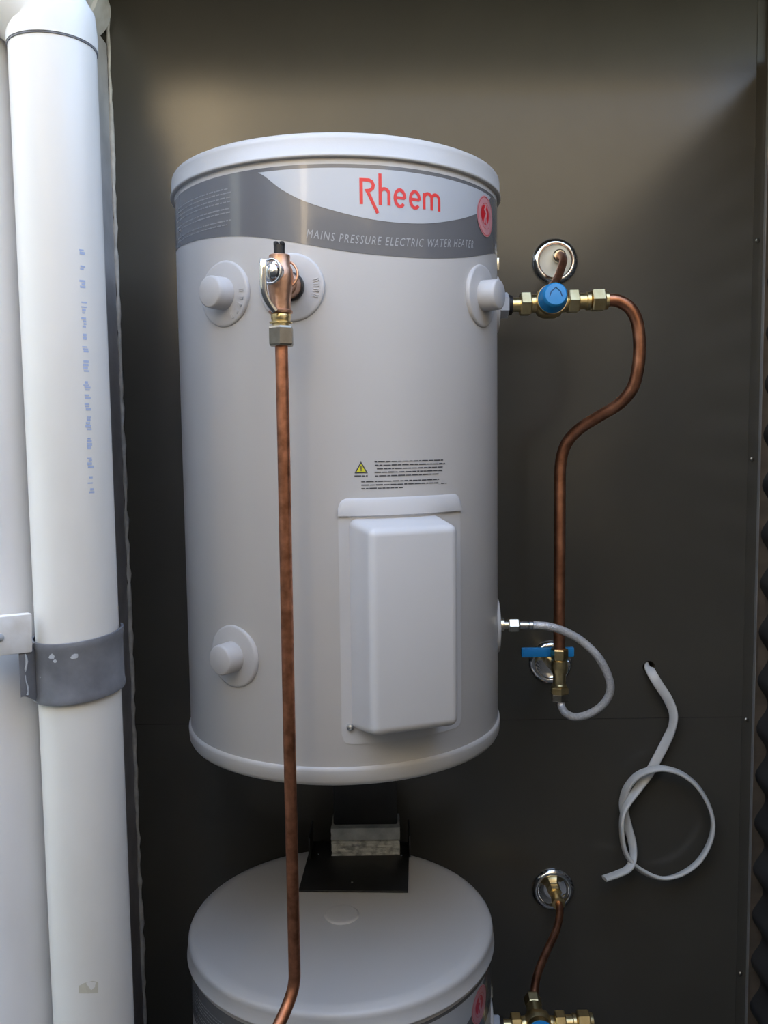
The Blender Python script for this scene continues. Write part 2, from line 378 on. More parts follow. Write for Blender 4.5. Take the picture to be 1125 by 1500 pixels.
# white pipe running back along the head of the left wall
hp = thing('overhead_pipe', 'white pipe running along the top of the grey side wall to the corner', 'pipe', (-0.548, 1.5, 2.462))
part('pipe', new_lathe([(0.044, 0), (0.048, 0.004), (0.048, 0.385)], (-0.548, 1.330, 2.512), (0, 1, 0), 40), 'white_paint', hp)
part('collar', new_lathe([(0.048, 0), (0.0535, 0.003), (0.0535, 0.075), (0.048, 0.080)], (-0.548, 1.630, 2.512), (0, 1, 0), 40), 'white_paint', hp)

# ------------------------------------------------------------------ water heater
TX, TY = -0.0678, 1.4239
RB = 0.25
def cyl(th, r, z): return Vector((TX + r * math.sin(th), TY - r * math.cos(th), z))
def lerp_table(tab, x):
    for (a, va), (b, vb) in zip(tab, tab[1:]):
        if x <= b: 
            t = max(0, (x - a) / (b - a)); t2 = t
            return va + (vb - va) * t2
    return tab[-1][1]
def smooth_table(tab, x):
    P = [(2 * tab[0][0] - tab[1][0], tab[0][1])] + tab + [(2 * tab[-1][0] - tab[-2][0], tab[-1][1])]
    for i in range(1, len(P) - 2):
        if x <= P[i + 1][0] or i == len(P) - 3:
            (x0, a), (x1, b), (x2, c), (x3, d) = P[i - 1:i + 3]; t = min(1, max(0, (x - x1) / (x2 - x1)))
            m1 = (c - a) / (x2 - x0) * (x2 - x1); m2 = (d - b) / (x3 - x1) * (x2 - x1)
            return (2 * t ** 3 - 3 * t * t + 1) * b + (t ** 3 - 2 * t * t + t) * m1 + (-2 * t ** 3 + 3 * t * t) * c + (t ** 3 - t * t) * m2
def strip_on_tank(t0, t1, n, zlo, zhi, r, rows=1, back=None):
    """curved sheet on the tank between two height curves, degrees"""
    bm = bmesh.new(); cols = []
    for i in range(n + 1):
        th = t0 + (t1 - t0) * i / n; a, b = zlo(th), zhi(th)
        cols.append([bm.verts.new(cyl(R(th), r, a + (b - a) * k / rows)) for k in range(rows + 1)])
    for a, b in zip(cols, cols[1:]):
        for k in range(rows): bm.faces.new((a[k], b[k], b[k + 1], a[k + 1]))
    if back is not None:
        loop = [c[0] for c in cols] + [c[-1] for c in reversed(cols)]
        m_ = len(loop); bk = []
        for v in loop:
            d = Vector((v.co.x - TX, v.co.y - TY, 0)).normalized(); bk.append(bm.verts.new((TX + d.x * back, TY + d.y * back, v.co.z)))
        for i in range(m_): bm.faces.new((loop[i], bk[i], bk[(i + 1) % m_], loop[(i + 1) % m_]))
    bmesh.ops.remove_doubles(bm, verts=bm.verts, dist=1e-7)
    return bm
def stroke(bm, pts, w, r):
    """flat stroke of lettering, (arc millimetres, height metres) pairs, laid on the tank"""
    P = [Vector((s * 0.001, z)) for s, z in pts]; n = len(P); cols = []
    closed = (P[0] - P[-1]).length < 1e-6 and n > 3
    for i in range(n):
        if closed: a, b = P[(i - 1) % (n - 1)], P[(i + 1) % (n - 1)] if i < n - 1 else P[1]
        else: a, b = P[max(i - 1, 0)], P[min(i + 1, n - 1)]
        d1 = (P[i] - a); d2 = (b - P[i]); d1 = d1.normalized() if d1.length > 1e-9 else d2.normalized(); d2 = d2.normalized() if d2.length > 1e-9 else d1
        t = (d1 + d2).normalized(); nn = Vector((-t.y, t.x)); k = 1 / max(0.45, nn.dot(Vector((-d1.y, d1.x))))
        cols.append([bm.verts.new(cyl(q.x / RB, r, q.y)) for q in (P[i] + nn * w / 2 * k, P[i] - nn * w / 2 * k)])
    for a, b in zip(cols, cols[1:]): bm.faces.new((a[0], a[1], b[1], b[0]))
def arc(cx, cz, rx, rz, a0, a1, n=14): return [(cx + rx * math.cos(R(a0 + (a1 - a0) * i / n)), cz + rz * math.sin(R(a0 + (a1 - a0) * i / n))) for i in range(n + 1)]
def text_on_tank(txt, th0, th1, base, height, r, shear=0.0, space=1.0):
    cu = bpy.data.curves.new('t', 'FONT'); cu.body = txt; cu.shear = shear; cu.space_character = space; cu.resolution_u = 2
    o = bpy.data.objects.new('t', cu); C.objects.link(o)
    dg = bpy.context.evaluated_depsgraph_get(); me = bpy.data.meshes.new_from_object(o.evaluated_get(dg))
    bm = bmesh.new(); bm.from_mesh(me); bpy.data.objects.remove(o); bpy.data.meshes.remove(me); bpy.data.curves.remove(cu)
    x0 = min(v.co.x for v in bm.verts); x1 = max(v.co.x for v in bm.verts); y1 = max(v.co.y for v in bm.verts)
    for v in bm.verts:
        th = th0 + (th1 - th0) * (v.co.x - x0) / (x1 - x0); v.co = cyl(R(th), r, base(th) + height * v.co.y / y1)
    return bm
def word_rows(rows, r, wmin=.004, wmax=.013, gap=.0016, jit=.0):
    """rows of fine print too small to read: word-long dashes; rows = (theta0, theta1, z, height)"""
    bm = bmesh.new()
    for t0, t1, z, h in rows:
        s, e = R(t0) * RB, R(t1) * RB
        while s < e:
            w = min(random.uniform(wmin, wmax), e - s)
            if w > .0012:
                k = max(1, int(w / .004)); q0 = None
                hz = h * random.uniform(.75, 1.0)
                for i in range(k + 1):
                    th = (s + w * i / k) / RB; q1 = (bm.verts.new(cyl(th, r, z)), bm.verts.new(cyl(th, r, z + hz)))
                    if q0: bm.faces.new((q0[0], q1[0], q1[1], q0[1]))
                    q0 = q1
            s += w + gap
    return bm

heater = thing('water_heater', 'round grey electric water heater hung above another, red lettering on a dark band', 'water heater', (TX, TY, 1.241))
A0 = (TX, TY, 0)
part('body', new_lathe([(0.0, 1.262), (0.249, 1.262), (RB, 1.266), (RB, 2.082), (0.2485, 2.0835), (0, 2.0835)], A0, seg=160), 'tank_paint', heater)
part('base_ring', new_lathe([(0, 1.2445), (0.235, 1.2445), (0.2455, 1.2415), (0.2495, 1.2435), (0.2525, 1.249), (0.2535, 1.263), (0.2530, 1.2675), (0.2500, 1.2690)], A0, seg=160, close=False), 'lid_plastic', heater, smooth=60)
lidp = [(0.2490, 2.0812), (0.2548, 2.0812), (0.2558, 2.0825), (0.2556, 2.0850), (0.2540, 2.0868), (0.2538, 2.1040), (0.2530, 2.1085), (0.2510, 2.1115), (0.2470, 2.1135), (0.2380, 2.1158), (0.2320, 2.1160), (0.2260, 2.1154), (0, 2.1162)]
lid = part('lid', new_lathe(lidp, A0, seg=160, close=False), 'lid_plastic', heater, smooth=60)
part('lid_boss', new_lathe([(0.0300, 2.1150), (0.0297, 2.1172), (0.0280, 2.1186), (0.0250, 2.1190), (0, 2.1188)], A0, seg=48, close=False), 'lid_plastic', lid, smooth=60)
# --- printed band round the head of the tank
low = [(-110, 2.002), (-72.6, 2.0013), (-50, 1.9972), (-34, 1.9923), (-22, 1.9852), (-11.7, 1.9761), (3.8, 1.9628), (17, 1.9578), (32, 1.9590), (47.7, 1.9682), (71.5, 1.9907), (110, 2.012)]
band = part('decal_band', strip_on_tank(-110, 110, 110, lambda t: smooth_table(low, t), lambda t: 2.0730, RB + .0004, 3), 'decal_grey', heater, smooth=80)
bl = [(-21.6, 2.0678), (-13.9, 2.0430), (-6.6, 2.0259), (3.9, 2.0112), (12.7, 2.0038), (21.8, 2.0015), (32, 2.0050), (44.3, 2.0176), (52.9, 2.0305), (61, 2.046), (66.5, 2.0678)]
part('silver_panel', strip_on_tank(-21.6, 66.5, 80, lambda t: smooth_table(bl, t), lambda t: 2.0680, RB + .0008, 3), 'decal_silver', band, smooth=80)
bm = bmesh.new(); w = 0.0043; bz = 2.0225; rr = RB + .0012
stroke(bm, [(43.4, bz), (43.4, 2.0535), (53.5, 2.0535), (57.5, 2.0515), (59.6, 2.0472), (58.6, 2.0432), (55.0, 2.0404), (51.0, 2.0398), (54.0, 2.0345), (65.0, 2.0118)], w, rr)
stroke(bm, [(68.6, 2.0625), (68.6, bz)], w, rr)
stroke(bm, [(68.6, 2.0385)] + arc(74.6, 2.0372, 5.9, .0062, 165, 0) + [(80.5, bz)], w, rr)
for cx in (96.0, 118.0):
    stroke(bm, [(cx - 6.9, 2.0335), (cx + 6.9, 2.0335)], w * .9, rr)
    stroke(bm, arc(cx, 2.0332, 6.9, .0105, 0, 318, 26), w, rr)
stroke(bm, [(132.2, bz), (132.2, 2.0435)], w, rr)
stroke(bm, [(132.2, 2.0385)] + arc(138.4, 2.0372, 6.0, .0062, 165, 0) + [(144.4, bz)], w, rr)
stroke(bm, [(144.4, 2.0385)] + arc(150.8, 2.0372, 6.2, .0062, 165, 0) + [(157.0, bz)], w, rr)
# "stroke" works in metres for z and millimetres for arc: rescale arcs to true proportions is done in the numbers above
part('brand_lettering', bm, 'logo_red', band, smooth=None, label='red brand lettering')
sb = [(-6.6, 1.9802), (3.4, 1.9738), (17.5, 1.9712), (32, 1.9738), (52.4, 1.9838)]
part('slogan_lettering', text_on_tank('MAINS PRESSURE ELECTRIC WATER HEATER', -6.6, 52.4, lambda t: smooth_table(sb, t), .0108, RB + .0008, 0.28, 1.22), 'print_light', band, smooth=None)
rows = []
for k, (z, e) in enumerate(((2.0535, -33), (2.0480, -31.2), (2.0420, -31.6), (2.0365, -32), (2.0275, -32.6), (2.0225, -31.8), (2.0120, -31.6), (2.0070, -33.6))):
    rows.append((-66, e, z, .0018))
part('fine_print', word_rows(rows, RB + .0008, .003, .010, .0016), 'print_faint', band, smooth=None)['kind'] = 'stuff'
# round red seal at the right end of the band
def disc_on_tank(thc, zc, r0, r1, rad, n=40, ex=1.0, a0=0, a1=360):
    bm = bmesh.new(); prev = None; steps = 4
    for k in range(steps + 1):
        q = r0 + (r1 - r0) * k / steps; ring = []
        for i in range(n + 1):
            a = R(a0 + (a1 - a0) * i / n); ring.append(bm.verts.new(cyl(R(thc) + q * ex * math.cos(a) / RB, rad, zc + q * math.sin(a))))
        if prev:
            for i in range(n): bm.faces.new((prev[i], prev[i + 1], ring[i + 1], ring[i]))
        prev = ring
    bmesh.ops.remove_doubles(bm, verts=bm.verts, dist=1e-6)
    return bm
seal = part('round_seal', disc_on_tank(61.2, 2.0355, 0.0, .0288, RB + .0013), 'badge_pink', heater, smooth=None, label='pink and red round seal')
part('seal_ring', disc_on_tank(61.2, 2.0355, .0262, .0270, RB + .0016), 'badge_red', seal, smooth=None)
part('seal_ring', disc_on_tank(61.2, 2.0355, .0176, .0182, RB + .0016), 'badge_red', seal, smooth=None)
part('seal_disc', disc_on_tank(60.6, 2.0370, 0.0, .0140, RB + .0016), 'badge_red', seal, smooth=None)
bm = bmesh.new(); e = 60.6 * PI / 180 * 250
stroke(bm, [(e + 2.0, 2.0500), (e - 2.0, 2.0440), (e + 4.5, 2.0395), (e + 1.0, 2.0335), (e + 3.5, 2.0240)], .0042, RB + .0019)
stroke(bm, [(e + 0.5, 2.0365), (e - 4.0, 2.0285), (e - 5.5, 2.0240)], .0030, RB + .0019)
part('seal_emblem', bm, 'badge_pink', seal, smooth=None)
# --- warning print above the cover
wl = part('warning_triangle', bmesh.new(), 'print_dark', heater, smooth=None)
def tri_on_tank(thc, zb, hw, h, rad):
    bm = bmesh.new(); P = [(-hw, 0), (hw, 0), (0, h)]; c_ = bm.verts.new(cyl(R(thc), rad, zb + h * .35)); pts_ = []
    for (xa, za), (xb, zb_) in zip(P, P[1:] + P[:1]):
        for k in range(4): t = k / 4; pts_.append(bm.verts.new(cyl(R(thc) + (xa + (xb - xa) * t) / RB, rad, zb + za + (zb_ - za) * t)))
    for i in range(len(pts_)): bm.faces.new((c_, pts_[i], pts_[(i + 1) % len(pts_)]))
    return bm
bpy.data.objects.remove(wl)
wl = part('warning_label', tri_on_tank(8.7, 1.6720, .0090, .0158, RB + .0006), 'print_dark', heater, smooth=None, label='black and yellow warning triangle with fine print')
part('yellow_field', tri_on_tank(8.7, 1.6738, .0062, .0108, RB + .0009), 'sign_yellow', wl, smooth=None)
bm = bmesh.new(); e = 8.7 * PI / 180 * 250
stroke(bm, [(e, 1.6818), (e, 1.6768)], .0013, RB + .0012); stroke(bm, [(e, 1.6758), (e, 1.6747)], .0013, RB + .0012); part('exclamation_mark', bm, 'print_dark', wl, smooth=None)
rows = [(6.6, 10.7, 1.6676, .0017)]
for k, (a, b) in enumerate(((12.9, 37.0), (13.0, 37.8), (13.6, 36.8), (12.9, 36.9), (13.0, 35.2))): rows.append((a, b, 1.6862 - k * .00475, .0016))
for k, (a, b) in enumerate(((8.7, 35.3), (8.7, 35.0), (8.7, 22.0))): rows.append((a, b, 1.6598 - k * .0046, .0016))
rows.append((36.0, 38.5, 1.6540, .0012))
part('fine_print', word_rows(rows, RB + .0006, .003, .011, .0012), 'print_dark', wl, smooth=None)['kind'] = 'stuff'
# --- element cover: curved back plate, hooded top lip, moulded box, screw
def ztop(t): 
    e = min(t - 1.4, 44.6 - t); k = 3.2
    return 1.6385 - (0.014 * (1 - math.sqrt(max(0, 1 - (1 - e / k) ** 2))) if e < k else 0)
def zbot(t):
    e = min(t - 1.4, 44.6 - t); k = 3.2
    return 1.3010 + (0.014 * (1 - math.sqrt(max(0, 1 - (1 - e / k) ** 2))) if e < k else 0)
cov = part('element_cover', strip_on_tank(1.4, 44.6, 60, zbot, ztop, RB + .0012, 2, RB - .002), 'cover_plastic', heater, smooth=30)
bm = bmesh.new(); cols = []
for i in range(61):
    t = 1.4 + 43.2 * i / 60; b_, t_ = 1.6140, ztop(t)
    cols.append([bm.verts.new(cyl(R(t), RB + d, z)) for d, z in ((.0010, b_), (.0048, b_ + .0008), (.0050, b_ + .003), (.0036, t_ - .0035), (.0012, t_ + .0002))])
for a, b in zip(cols, cols[1:]):
    for k in range(4): bm.faces.new((a[k], b[k], b[k + 1], a[k + 1]))
part('top_lip', bm, 'cover_plastic', cov, smooth=50)
tc_ = R(20.0); n_v = Vector((math.sin(tc_), -math.cos(tc_), 0)); t_v = Vector((math.cos(tc_), math.sin(tc_), 0))
Mc = Matrix((t_v, n_v, Vector((0, 0, 1)))).transposed().to_4x4(); Mc.translation = (TX, TY, 0)
bm = bmesh.new()
g_ = bmesh.ops.create_cube(bm, size=1)
for v in g_['verts']:
    f_ = v.co.y > 0; hw = 0.0615 if f_ else 0.0665
    v.co = Vector((math.copysign(hw, v.co.x), 0.315 if f_ else 0.236, (1.6035 if f_ else 1.6120) if v.co.z > 0 else (1.3340 if f_ else 1.3200)))
bmesh.ops.bevel(bm, geom=[e for e in bm.edges if any(v.co.y > 0.3 for v in e.verts)], offset=0.0105, segments=5, affect='EDGES', profile=0.5)
bmesh.ops.transform(bm, matrix=Mc, verts=bm.verts)
part('cover_box', bm, 'cover_plastic', cov, smooth=50)
part('screw', new_lathe([(0.0052, -.001), (0.0052, 0.002), (0.0040, 0.0042), (0.0016, 0.0052), (0.0014, 0.0030), (0, 0.0030)], cyl(R(4.1), RB + .001, 1.3253), cyl(R(4.1), 1, 0) - cyl(R(4.1), 0, 0), 20), 'steel', cov)
# --- port discs with blanking caps
def port(th, z, cap, hole=False, letters=False):
    n = Vector((math.sin(R(th)), -math.cos(R(th)), 0)); p = cyl(R(th), RB, z)
    prof = [(0.0443, -.0035), (0.0445, 0.0006), (0.0436, 0.0022), (0.0410, 0.0028), (0.0260, 0.0036), (0, 0.0036)]
    d = part('port_disc', new_lathe(prof, p, n, 64, False), 'disc_plastic', heater, smooth=50)
    if cap:
        part('blanking_cap', new_lathe([(0.0220, 0.002), (0.0215, 0.0250), (0.0205, 0.0278), (0.0185, 0.0290), (0, 0.0290)], p, n, 48, False), 'cap_plastic', d, smooth=40)
    if letters:
        M = axis_matrix(p + n * .0032, n)
        for k in range(letters[2]):
            a = R(letters[0] + letters[1] * k); bm = bmesh.new()
            Mk = M @ Matrix.Rotation(a, 4, 'Z') @ Matrix.Translation((.0345, 0, 0))
            for (x0, x1, y0, y1) in ((-.0042, .0042, -.0017, -.0009), (-.0042, .0042, .0009, .0017), (.0030, .0042, -.0017, .0017)):
                box(bm, (x0, y0, -.0008), (x1, y1, .0007), 0, Mk)
            part('raised_mark', bm, 'disc_plastic', d, smooth=0)
    return d
port(-35.6, 1.9165, True, letters=(-62, 16, 5))
port(-11.5, 1.9170, False, letters=(-20, 11, 4))
port(58.2, 1.9205, True)
port(-35.8, 1.4140, True)
port(89.0, 1.9260, False)
port(89.0, 1.4105, False)
part('edge_lug', nbox((0.1800, 1.405, 1.977), (0.1855, 1.425, 1.997), 0.0015), 'nickel_brass', heater)

# --- same heater standing on the floor below
lower = dup(heater, (-0.0124, 0, -1.200), 'round grey water heater below the other, black bracket plate resting on its lid')
tag(obj('plinth', nbox((TX - 0.0124 - 0.27, TY - 0.28, 0.0), (TX - 0.0124 + 0.27, TY + 0.26, 0.0410), 0.006), 'concrete', smooth=30), 'low concrete plinth under the lower water heater', 'plinth')

# ------------------------------------------------------------------ bracket, packers and post between the two tanks
LZ = 0.9165
bp_ = thing('bracket_plate', 'black steel bracket plate lying on the lower heater lid', 'bracket', (-0.055, 1.57, LZ))
part('plate', nbox((-0.1570, 1.4960, LZ + .0002), (0.0370, 1.6850, LZ + .0040), 0.0008, Matrix.Translation((-.06, 1.57, 0)) @ Matrix.Rotation(R(-2.5), 4, 'Z') @ Matrix.Translation((.06, -1.57, 0))), 'black_steel', bp_)
for sx in (-0.150, 0.041):
    part('side_flange', nbox((sx - .0015, 1.615, LZ + .004), (sx + .0015, 1.690, LZ + .046), 0.0006), 'black_steel', bp_)
for (x, y) in ((-.1345, 1.632), (.0255, 1.622), (-.0660, 1.523)):
    part('rivet', new_lathe([(0.0022, 0), (0.0022, 0.0012), (0.0012, 0.0022), (0, 0.0024)], (x, y, LZ + .004), (0, 0, 1), 10), 'steel', bp_)
def rough_block(lo, hi, nx, ny, nz, amp, seed):
    rnd = random.Random(seed); bm = bmesh.new()
    bmesh.ops.create_cube(bm, size=1); bmesh.ops.subdivide_edges(bm, edges=bm.edges, cuts=nx, use_grid_fill=True)
    for v in bm.verts:
        v.co = Vector([lo[i] + (v.co[i] + .5) * (hi[i] - lo[i]) for i in range(3)])
        if lo[2] + 1e-4 < v.co.z < hi[2] - 1e-4: v.co.y += rnd.uniform(-amp, amp); 
        if abs(v.co.x - lo[0]) < 1e-4 or abs(v.co.x - hi[0]) < 1e-4: v.co.x += rnd.uniform(-amp, amp) * .7
    return bm
tag(obj('packer_block', rough_block((-0.1085, 1.625, LZ + .0042), (0.0215, 1.688, LZ + .0330), 9, 0, 0, .0022, 3), 'mortar_pale', smooth=20), 'rough crumbly pale packer block, lower of two on the black plate', 'block')
tag(obj('packer_block', rough_block((-0.1090, 1.626, LZ + .0348), (0.0225, 1.690, LZ + .0580), 7, 0, 0, .0006, 5), 'packer_grey', smooth=20), 'flat grey packer block stacked on the crumbly one', 'block')
ps = thing('support_post', 'black steel post on the packer blocks under the upper heater', 'post', (-0.045, 1.66, LZ + .0582))
part('post', nbox((-0.1050, 1.640, LZ + .0582), (0.0180, 1.700, 1.2370), 0.003), 'black_steel', ps)
part('seat_plate', nbox((-0.1700, 1.460, 1.2370), (0.0400, 1.700, 1.2412), 0.001), 'black_steel', ps)

# ------------------------------------------------------------------ relief valve and drain pipe
VX, VY = -0.1262, 1.120
pn = Vector((math.sin(R(-11.5)), -math.cos(R(-11.5)), 0)); pp = cyl(R(-11.5), RB, 1.9170)
rv = thing('relief_valve', 'bronze pressure relief valve with chrome lever on the upper heater', 'valve', (VX, VY, 1.86))
vb = bmesh.new()
lathe(vb, [(0.0100, 1.8755), (0.0148, 1.8757), (0.0152, 1.8785), (0.0126, 1.8805), (0.0128, 1.8920), (0.0155, 1.9080), (0.0172, 1.9190), (0.0160, 1.9290), (0.0130, 1.9345), (0.0132, 1.9460), (0.0122, 1.9472), (0, 1.9472)], Matrix.Translation((VX, VY, 0)), 40)
part('valve_body', vb, 'bronze', rv, smooth=40)
part('inlet', new_lathe([(0.0165, 0.010), (0.0165, 0.030), (0.0150, 0.032), (0.0145, 0.058)], pp, pn, 40), 'bronze', rv)
part('thread_ring', new_lathe([(0.0185, 0.0036), (0.0190, 0.006), (0.0190, 0.010), (0.0165, 0.0115)], pp, pn, 40), 'rubber_black', rv)
cb = bmesh.new(); lathe(cb, [(0.0070, 1.9472), (0.0070, 1.9590), (0, 1.9590)], Matrix.Translation((VX, VY, 0)), 24)
for k in range(4):
    a = PI / 4 + PI / 2 * k; box(cb, (-.0022, -.0022, 0), (.0022, .0022, .0050), .0003, Matrix.Translation((VX + .0052 * math.cos(a), VY + .0052 * math.sin(a), 1.9580)) @ Matrix.Rotation(a, 4, 'Z'))
part('adjuster_cap', cb, 'black_plastic', rv, label='black slotted cap')
ld = Vector((-0.42, -0.90, 0.02)).normalized(); lp = Vector((VX, VY, 1.9235))
part('lever_boss', new_lathe([(0.0128, 0.004), (0.0128, 0.0165), (0.0105, 0.0180), (0.0098, 0.0215), (0.0070, 0.0240), (0, 0.0250)], lp, ld, 36), 'chrome', rv)
bm = bmesh.new(); torus(bm, axis_matrix(lp + ld * .0215, ld), .0146, .0017); part('wire_ring', bm, 'steel', rv, smooth=60)
bm = bmesh.new(); torus(bm, axis_matrix(lp - ld * .003 + Vector((.003, 0, 0)), ld + Vector((0.30, 0, 0.1))), .0180, .0016); part('wire_ring', bm, 'bronze', rv, smooth=60)
lv = [lp + ld * .0255 + Vector((-.0060, 0, .0130)), lp + ld * .027 + Vector((-.0064, 0, .004)), lp + ld * .027 + Vector((-.0066, 0, -.014)), lp + ld * .026 + Vector((-.0056, 0, -.028)), lp + ld * .023 + Vector((-.0020, 0, -.039)), lp + ld * .019 + Vector((.0030, 0, -.048))]
bm = bmesh.new(); sec = [(-1, -.42), (-.8, -.62), (.8, -.62), (1, -.42), (1, .42), (.8, .62), (-.8, .62), (-1, .42)]
tube(bm, catmull(lv, 6), .0040, prof=sec, twist=[0] * 31); part('lever', bm, 'chrome', rv, smooth=50, label='chrome test lever')
bm = bmesh.new(); lathe(bm, [(0.0105, 1.8590), (0.0108, 1.8625), (0.0142, 1.8632), (0.0142, 1.8648), (0.0112, 1.8656), (0.0124, 1.8690), (0.0126, 1.8735), (0.0112, 1.8760)], Matrix.Translation((VX, VY, 0)), 36)
part('outlet_collar', bm, 'brass', rv)
bm = bmesh.new(); hexnut(bm, (VX, VY, 1.8350), (0, 0, 1), .0285, .0245, .10, R(0)); part('compression_nut', bm, 'nut_grey', rv, smooth=20)
dp = [(VX, VY, 1.8360), (VX, VY, 1.7), (VX - .0006, VY, 1.5), (VX - .001, VY, 1.3), (VX - .001, VY, 1.10), (VX - .001, VY, 1.02), (VX - .0015, VY - .001, 0.998), (VX - .005, VY - .006, 0.982), (VX - .0125, VY - .017, 0.966), (VX - .024, VY - .034, 0.948), (VX - .060, VY - .086, 0.890), (VX - .072, VY - .104, 0.866), (VX - .077, VY - .112, 0.835), (VX - .078, VY - .114, 0.70), (VX - .078, VY - .114, 0.05)]
bm = bmesh.new(); tube(bm, catmull(dp, 8), .0081, 20)
tag(obj('drain_pipe', bm, 'copper_worn', smooth=60), 'long straight copper drain pipe hanging from the relief valve, kinked at its foot', 'pipe')

# ------------------------------------------------------------------ tempering valve on the hot outlet
HZ_ = 1.9285
def hexpart(name, root, x0, x1, z, y, af, m, rot=0.0):
    bm = bmesh.new(); hexnut(bm, (x0, y, z), (1, 0, 0), af, x1 - x0, .10, rot, (0, 0, 1)); return part(name, bm, m, root, smooth=20)
tv = thing('tempering_valve', 'brass tempering valve with bright blue cap beside the upper heater', 'valve', (0.2648, 1.42, 1.9))
VYT = 1.42
hexpart('nylon_fitting', tv, 0.1860, 0.2010, 1.9255, VYT, .0350, 'nylon_grey', R(30))
part('thread_seal', new_lathe([(0.0165, 0), (0.0150, .006)], (0.2010, VYT, 1.9255), (1, 0, 0), 24), 'rubber_black', tv)
part('inlet_tail', new_lathe([(0.0110, 0), (0.0110, .0175)], (0.2055, VYT, 1.9260), (1, 0, 0), 28), 'brass', tv)
hexpart('union_nut', tv, 0.2200, 0.2370, 1.9270, VYT, .0335, 'brass', R(0))
part('body', new_lathe([(0.0130, 0), (0.0140, .003), (0.0140, .008), (0.0200, .012), (0.0235, .020), (0.0235, .038), (0.0200, .046), (0.0140, .050), (0.0140, .055), (0.0130, .058)], (0.2370, VYT, 1.9275), (1, 0, 0), 40), 'brass', tv)
hexpart('union_nut', tv, 0.2955, 0.3125, 1.9300, VYT, .0335, 'brass', R(0))
part('outlet_tail', new_lathe([(0.0125, 0), (0.0125, .012), (0.0145, .013), (0.0145, .018), (0.0105, .021)], (0.3125, VYT, 1.9305), (1, 0, 0), 28), 'brass', tv)
hexpart('compression_nut', tv, 0.3335, 0.3540, 1.9315, VYT, .0320, 'brass', R(0))
part('nut_collar', new_lathe([(0.0150, 0), (0.0145, .005), (0.0120, .006)], (0.3540, VYT, 1.9315), (1, 0, 0), 28), 'brass', tv)
cdv = Vector((0.0, -0.985, 0.10)).normalized(); cp = Vector((0.2660, VYT - .012, 1.9290))
part('bonnet', new_lathe([(0.0215, 0), (0.0232, .004), (0.0232, .016)], cp, cdv, 40), 'brass', tv)
bc = part('blue_cap', new_lathe([(0.0226, .015), (0.0226, .019), (0.0212, .022), (0.0196, .036), (0.0183, .0415), (0.0160, .0440), (0, .0450)], cp, cdv, 48, False), 'blue_plastic', tv, smooth=40, label='bright blue plastic cap')
Ma = axis_matrix(cp + cdv * .0446, cdv)
bm = bmesh.new()
for (a, b) in (((-.0095, -.0035), (-.0070, .0045)), ((-.0070, .0045), (-.0035, .0068)), ((-.0040, .0060), (0, .0108)), ((0, .0108), (.0040, .0060)), ((.0035, .0068), (.0070, .0045)), ((.0070, .0045), (.0095, -.0035))):
    tube(bm, [Ma @ Vector((a[0], a[1], .0001)), Ma @ Vector((b[0], b[1], .0001))], .0007, 6)
part('arrow_mark', bm, 'blue_dark', bc, smooth=None)
part('rear_port', new_lathe([(0.0135, 0), (0.0135, .020), (0.0120, .022)], (0.2650, VYT + .014, 1.9330), (0, 0.97, 0.22), 32), 'brass', tv)
bm = bmesh.new(); hexnut(bm, (0.2650, VYT + .034, 1.9375), (0, 0.97, 0.22), .0255, .020, .12); part('rear_nut', bm, 'brass', tv, smooth=20)

sp = [(0.3530, 1.42, 1.9318), (0.3640, 1.42, 1.9318), (0.3764, 1.42, 1.9300), (0.3938, 1.42, 1.9195), (0.4060, 1.421, 1.8985), (0.4116, 1.424, 1.8650), (0.4112, 1.428, 1.8280), (0.4050, 1.437, 1.7940), (0.3880, 1.454, 1.7690), (0.3600, 1.478, 1.7490), (0.3320, 1.501, 1.7280), (0.3130, 1.514, 1.7020), (0.3055, 1.519, 1.6680), (0.3048, 1.52, 1.6200), (0.3048, 1.52, 1.50), (0.3046, 1.52, 1.3440)]
bm = bmesh.new(); tube(bm, catmull(sp, 8), .0100, 20)
tag(obj('supply_pipe', bm, 'copper', smooth=60), 'copper supply pipe bent in an S from blue-capped valve to ball valve', 'pipe')

def wall_flange(label, x, z, group=None, inner=True):
    f = thing('wall_flange', label, 'flange', (x, WY, z), group)
    d = (0, -1, 0); p = (x, WY, z)
    part('rim', new_lathe([(0.0440, 0.000), (0.0440, 0.0020), (0.0425, 0.0050), (0.0385, 0.0085), (0.0345, 0.0100), (0.0315, 0.0090), (0.0300, 0.0060), (0.0300, 0.000)], p, d, 64, False), 'chrome', f, smooth=60)
    part('cup', new_lathe([(0.0300, 0.0060), (0.0260, 0.0035), (0.0180, 0.0030), (0, 0.0030)], p, d, 48, False), 'chrome' if not inner else 'flange_cup', f, smooth=60)
    return f
f1 = wall_flange('round chrome wall flange behind the blue-capped brass valve', 0.3330, 2.0500)
part('spigot', new_lathe([(0.0125, .003), (0.0125, .016), (0.0100, .018)], (0.3390, WY, 2.0580), (0, -1, 0), 28), 'nickel_brass', f1)
f2 = wall_flange('round chrome wall flange behind the blue-handled ball valve', 0.3270, 1.2690, None, False)
f3 = wall_flange('round chrome wall flange above the lower tempering valve', 0.3340, 0.7990, None, False)
part('brass_nut', (lambda b: hexnut(b, (0.3350, WY - .004, 0.8000), (0, -1, 0), .024, .018))(bmesh.new()), 'brass', f3, smooth=20)
part('brass_sleeve', new_lathe([(0.0105, .020), (0.0105, .045), (0.0125, .046), (0.0125, .056), (0.0095, .057)], (0.3350, WY, 0.8000), (0, -1, -0.06), 28), 'brass', f3)

